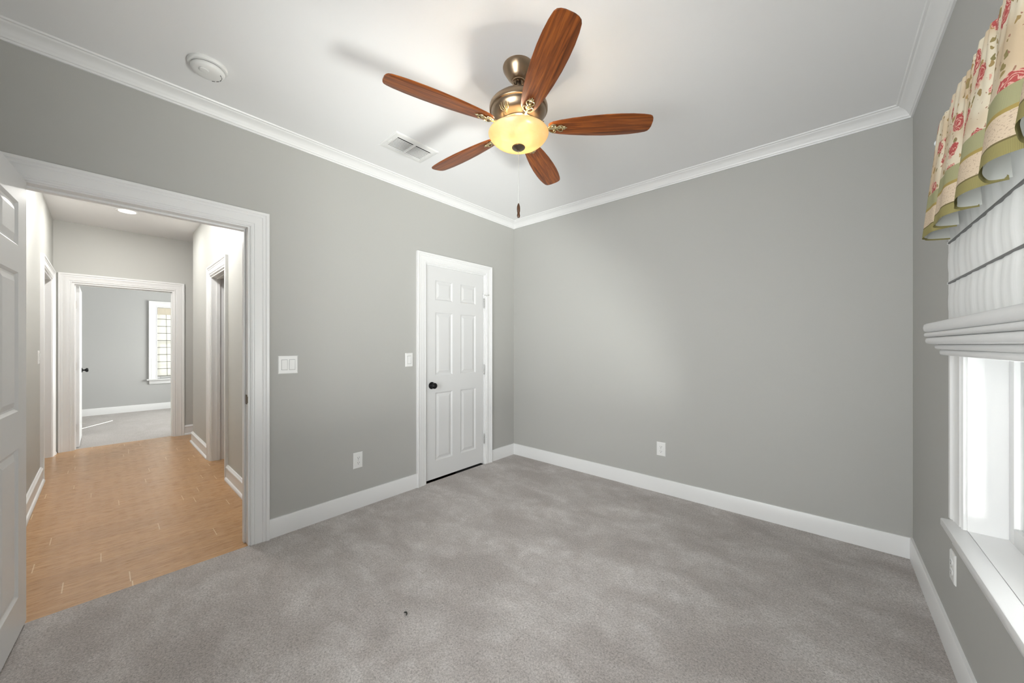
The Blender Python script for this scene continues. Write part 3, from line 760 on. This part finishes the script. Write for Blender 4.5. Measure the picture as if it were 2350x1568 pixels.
build('pull_knob', bm, M('dark_wood_pull', (.05, .022, .010), .3).m, pc, smooth=50)['label'] = 'dark wooden pull knob'

# ------------------------------------------------------------------ smoke detector
sd = tag(empty('smoke_detector', (.385, .352, H)), 'round white smoke detector on the ceiling above the hall opening', 'smoke detector'); sd.scale = (1.10, 1.10, 1.15)
bm = bmesh.new(); lathe(bm, [(0, 0), (.070, 0), (.0715, -.003), (.0715, -.010), (.069, -.014), (.062, -.0155), (0, -.0155)], 56); build('base_plate', bm, plastic_m, sd, smooth=40)
bm = bmesh.new(); lathe(bm, [(0, -.014), (.0575, -.014), (.0575, -.0185), (0, -.0185)], 56); build('sensing_gap', bm, greyplastic_m, sd)
bm = bmesh.new(); lathe(bm, [(.060, -.0183), (.0615, -.021), (.061, -.027), (.058, -.032), (.052, -.0365), (.043, -.0395), (.030, -.041), (0, -.0415)], 56)
bmesh.ops.recalc_face_normals(bm, faces=bm.faces[:]); cv = build('cover', bm, plastic_m, sd, smooth=40)
bm = bmesh.new(); lathe(bm, [(0, -.0385), (.016, -.0385), (.0175, -.0415), (.0165, -.0445), (.013, -.0455), (0, -.046)], 32, (.022, -.018, 0)); build('test_button', bm, plastic_m, cv, smooth=40)
for k in range(5):
    a = R(60 + k*22)
    bm = bmesh.new(); box(bm, (-.006, -.001, -.001), (.006, .001, .001)); bmesh.ops.transform(bm, matrix=Matrix.Translation((.049*math.cos(a), .049*math.sin(a), -.0383)) @ Matrix.Rotation(a+PI/2, 4, 'Z'), verts=bm.verts[:]); build('sounder_slot', bm, greyplastic_m, cv)

# ------------------------------------------------------------------ ceiling vent
vt = tag(empty('air_vent', (.480, 1.450, H)), 'white rectangular air vent with dark louvres in the bedroom ceiling', 'air vent')
bm = bmesh.new(); ox, oy, ix, iy = .118, .172, .078, .136
rings = [[(sx*a, sy*b, z) for sx, sy in ((-1, -1), (1, -1), (1, 1), (-1, 1))] for a, b, z in ((ox, oy, 0), (ox, oy, -.003), (ox-.008, oy-.008, -.007), (ix+.006, iy+.006, -.010), (ix, iy, -.010), (ix, iy, -.001))]
loft(bm, rings, cap=False); box(bm, (-ix, -.006, -.010), (ix, .006, -.001)); build('vent_frame', bm, plastic_m, vt)
bm = bmesh.new(); box(bm, (-ix, -iy, -.0010), (ix, iy, -.0004)); build('duct_opening', bm, dark_m, vt)
for side in (-1, 1):
    y0, y1 = (side*.006, side*iy) if side > 0 else (-iy, -.006)
    for k in range(9):
        x = -ix + .013 + k*(2*ix-.026)/8.6
        bm = bmesh.new(); t = bmesh.new(); box(t, (-.0034, y0, -.0005), (.0034, y1, .0005)); merge(bm, t, Matrix.Translation((x, 0, -.0058)) @ Matrix.Rotation(R(-14), 4, 'Y'))
        build('louvre', bm, plastic_m, vt)
bm = bmesh.new(); box(bm, (-.02, -oy+.020, -.0145), (.02, -oy+.024, -.006)); build('damper_lever', bm, plastic_m, vt)

# ------------------------------------------------------------------ switches and outlets
def face(name, loc, normal, label, cat, w, h, rockers=0, outlet=False):
    """plate in its own plane: local x across, z up, +y away from the wall"""
    rz = {'+x': R(-90), '-y': R(180), '-x': R(90), '+y': 0}[normal]
    t = tag(empty(name, loc, rz), label, cat)
    bm = bmesh.new()
    rings = [[(sx*a, y, sz*b) for sx, sz in ((-1, -1), (1, -1), (1, 1), (-1, 1))] for a, b, y in ((w/2, h/2, 0), (w/2, h/2, .0025), (w/2-.004, h/2-.004, .0058), (w/2-.012, h/2-.012, .0062))]
    loft(bm, rings); build('wall_plate', bm, plastic_m, t, smooth=25)
    if rockers:
        for k in range(rockers):
            x = (k-(rockers-1)/2)*.046
            bm = bmesh.new(); box(bm, (x-.0185, .0052, -.0355), (x+.0185, .0066, .0355)); g = build('rocker_frame', bm, M('rocker_gap', (.42, .42, .42), .4).m, t)
            bm = bmesh.new(); s = 1 if k % 2 == 0 else -1
            loft(bm, [[(x-.016, .006, -.0325), (x+.016, .006, -.0325), (x+.016, .006, .0325), (x-.016, .006, .0325)],
                      [(x-.016, .0072+.003*(s < 0), -.0325), (x+.016, .0072+.003*(s < 0), -.0325), (x+.016, .0072+.003*(s > 0), .0325), (x-.016, .0072+.003*(s > 0), .0325)]])
            build('rocker', bm, plastic_m, t)
    if outlet:
        for z in (-.0195, .0195):
            bm = bmesh.new()
            ring = [(.0172*math.cos(a)*1.0, .0142*math.sin(a)) for a in [2*PI*i/28 for i in range(28)]]
            loft(bm, [[(x, .0060, z+q) for x, q in ring], [(x, .0085, z+q) for x, q in ring]]); s = build('receptacle', bm, plastic_m, t, smooth=30)
            bm = bmesh.new()
            box(bm, (-.0078, .0084, z-.001), (-.0050, .0090, z+.0075)); box(bm, (.0050, .0084, z), (.0074, .0090, z+.0070)); lathe(bm, [(0, .0), (.0030, 0), (.0030, .0006), (0, .0006)], 12, (0, .0084, z-.0075), 'Y')
            build('socket_slots', bm, greyplastic_m, s)
        bm = bmesh.new(); lathe(bm, [(0, 0), (.003, 0), (.0025, .0012), (0, .0015)], 12, (0, .0062, 0), 'Y'); build('screw', bm, steel_m, t)
    return t
face('light_switch', (0, .826, 1.127), '+x', 'double white rocker light switch beside the hall opening casing', 'light switch', .117, .120, 2)
face('light_switch', (0, 1.757, 1.131), '+x', 'single white rocker light switch left of the closet door', 'light switch', .072, .118, 1)
face('light_switch', (-2.555, HY0, 1.150), '+y', 'white light switch on the pale hall wall seen almost edge on', 'light switch', .072, .118, 1)
face('wall_outlet', (0, 1.305, .368), '+x', 'white outlet low on the bedroom wall between hall opening and closet door', 'wall outlet', .073, .122, 0, True)
face('wall_outlet', (1.666, YF, .372), '-y', 'white outlet low on the plain grey wall', 'wall outlet', .073, .116, 0, True)
face('wall_outlet', (W, 2.235, .375), '-x', 'white outlet under the corner of the bedroom window sill', 'wall outlet', .073, .118, 0, True)

# ------------------------------------------------------------------ roman shade on the bedroom window
rs = tag(empty('roman_shade', (W, 0, 0)), 'white roman shade gathered halfway up the bedroom window', 'roman shade')
SY0, SY1 = .66, 2.055
bm = bmesh.new(); box(bm, (-.055, SY0, 1.915), (-.026, SY1, 1.965), .003); build('headrail', bm, trim_m, rs)
folds = [1.340, 1.487, 1.634, 1.781]
def face_fn(u, v):
    z = 1.335 + (1.965-1.335)*v; y = SY1 + (SY0-SY1)*u
    ph = ((z-1.340)/.147) % 1.0
    d = .040 + .005*math.sin(PI*ph) + .0012*math.sin(y*41+z*3) + .0010*math.sin(y*97)
    return (-d, y, z)
grid('shade_face', 160, 70, face_fn, lambda u, v: (u*(SY1-SY0), v*.7), shade_m, rs)
grid('shade_backing', 8, 8, lambda u, v: (-.030, SY0 + (SY1-SY0)*u, 1.335 + .62*v), lambda u, v: (u, v), lining_m, rs)
fold_shadow_m = M('fold_shadow_grey', (0.20, 0.20, 0.20), .6).m  # shadow lines under the folds, painted as grey strips
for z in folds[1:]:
    bm = bmesh.new(); box(bm, (-.0455, SY0, z-.0030), (-.036, SY1, z+.0030), .0012); b = build('batten_and_fold_shadow', bm, fold_shadow_m, rs)
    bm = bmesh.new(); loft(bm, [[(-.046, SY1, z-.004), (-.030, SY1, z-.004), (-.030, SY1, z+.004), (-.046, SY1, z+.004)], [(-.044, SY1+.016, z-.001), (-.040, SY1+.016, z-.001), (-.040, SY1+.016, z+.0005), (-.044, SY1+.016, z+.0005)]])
    build('pocket_tip', bm, plastic_m, b)
def fold_mesh(d0, d1, z0, z1, ya, yb, sag=0.0):
    bm = bmesh.new(); rings = []
    n = 24
    for i in range(n+1):
        y = ya + (yb-ya)*i/n; s = sag*math.sin(PI*i/n)
        zt, zb = z1 - s, z0 - s; c = []
        for a in range(14):
            an = 2*PI*a/14; e = .55
            cx, cz = math.copysign(abs(math.cos(an))**e, math.cos(an)), math.copysign(abs(math.sin(an))**e, math.sin(an))
            c.append((-( (d0+d1)/2 + (d1-d0)/2*cx), y, (zt+zb)/2 + (zt-zb)/2*cz))
        rings.append(c)
    loft(bm, rings); return bm
for d0, d1, z0, z1, ya, yb in ((.030, .108, 1.305, 1.342, 2.040, .60), (.030, .106, 1.288, 1.307, 2.040, .60), (.030, .102, 1.262, 1.289, 2.045, .60), (.028, .080, 1.243, 1.263, 2.035, .62), (.026, .066, 1.222, 1.244, 2.050, .64)):
    build('shade_fold', fold_mesh(d0, d1, z0, z1, ya, yb), shade_m, rs, smooth=60)

# ------------------------------------------------------------------ valance on its rod
rod = tag(empty('curtain_rod', (W, 0, 2.020)), 'slim bronze curtain rod with glass end knob carrying the floral valance', 'curtain rod')
bm = bmesh.new(); tube(bm, [(-.066, .50, 0), (-.066, 2.035, 0)], .0065, 12); build('rod', bm, dbronze_m, rod, smooth=50)
for y, s in ((2.035, 1), (.50, -1)):
    bm = bmesh.new(); lathe(bm, [(0, 0), (.009, 0), (.009, .006), (.005, .009), (0, .009)], 16, (-.066, y, 0), 'Y' if s > 0 else '-Y'); build('end_cap', bm, dbronze_m, rod, smooth=40)
    bm = bmesh.new(); ball(bm, (-.066, y + s*.020, -.006), .013, segs=18); build('end_knob', bm, M('clear_knob', (.78, .82, .86), .08, spec=.9).m, rod, smooth=60)
    bm = bmesh.new(); box(bm, (-.072, y-s*.012-.003, .004), (-.0, y-s*.012+.003, .009)); build('bracket', bm, dbronze_m, rod)
va = tag(empty('window_valance', (W, 0, 0)), 'gathered rose print valance with green hem bands above the bedroom window', 'valance')
L = 1.56; N = 420
def vpath(u, v, back=0.0):
    """u along the cloth, v 0 hem .. 1 top"""
    s = u*L; k = (1-v)
    dtop, dbot = .080, .109
    dm = dtop + (dbot-dtop)*k**.8
    ysta = 1.985 + .020*k
    ret = .10
    if s < ret: f = s/ret; d = .004 + (dm-.004)*math.sin(f*PI/2); y = ysta + .045*(1-f)**1.0 - .012*f
    elif s > L-ret: f = (L-s)/ret; d = .004 + (dm-.004)*math.sin(f*PI/2); y = .55 - .045*(1-f)
    else:
        f = (s-ret)/(L-2*ret); y = (ysta-.012) + (.55-ysta+.012)*f
        d = dm
        w = 2*PI*(s-ret)/.205
        env = min(1, (s-ret)/.06)
        amp = (.004 + .026*k**1.2)*env
        d += amp*(math.sin(w) + .25*math.sin(2.1*w+.7)) - amp*.35
        y += (.004 + .036*k**1.2)*env*math.sin(w*1.0 + 1.5)*.9
        d += .0025*math.sin(2*PI*s/.028)*(v**3)*env + .0018*math.sin(2*PI*s/.062+1)*env
        d = max(d, .060)
    z = 1.645 + (2.040-1.645)*v
    d -= back
    return (-max(d, .003), y, z)
grid('valance_cloth', N, 40, lambda u, v: vpath(u, v), lambda u, v: (u*L*1.25, v*.395), floral_m, va)
grid('valance_lining', N, 20, lambda u, v: vpath(u, v*.97+.012, .005), lambda u, v: (u, v), lining_m, va)

# ------------------------------------------------------------------ lint on the carpet
bm = bmesh.new(); tube(bm, [(1.236, .935, .004), (1.247, .940, .007), (1.256, .938, .006), (1.262, .930, .004)], [.002, .0035, .003, .0015], 6)
tag(build('carpet_lint', bm, M('dark_lint', (.03, .03, .028), .9).m, None, smooth=60), 'tiny dark scrap of lint lying on the grey carpet', 'lint')
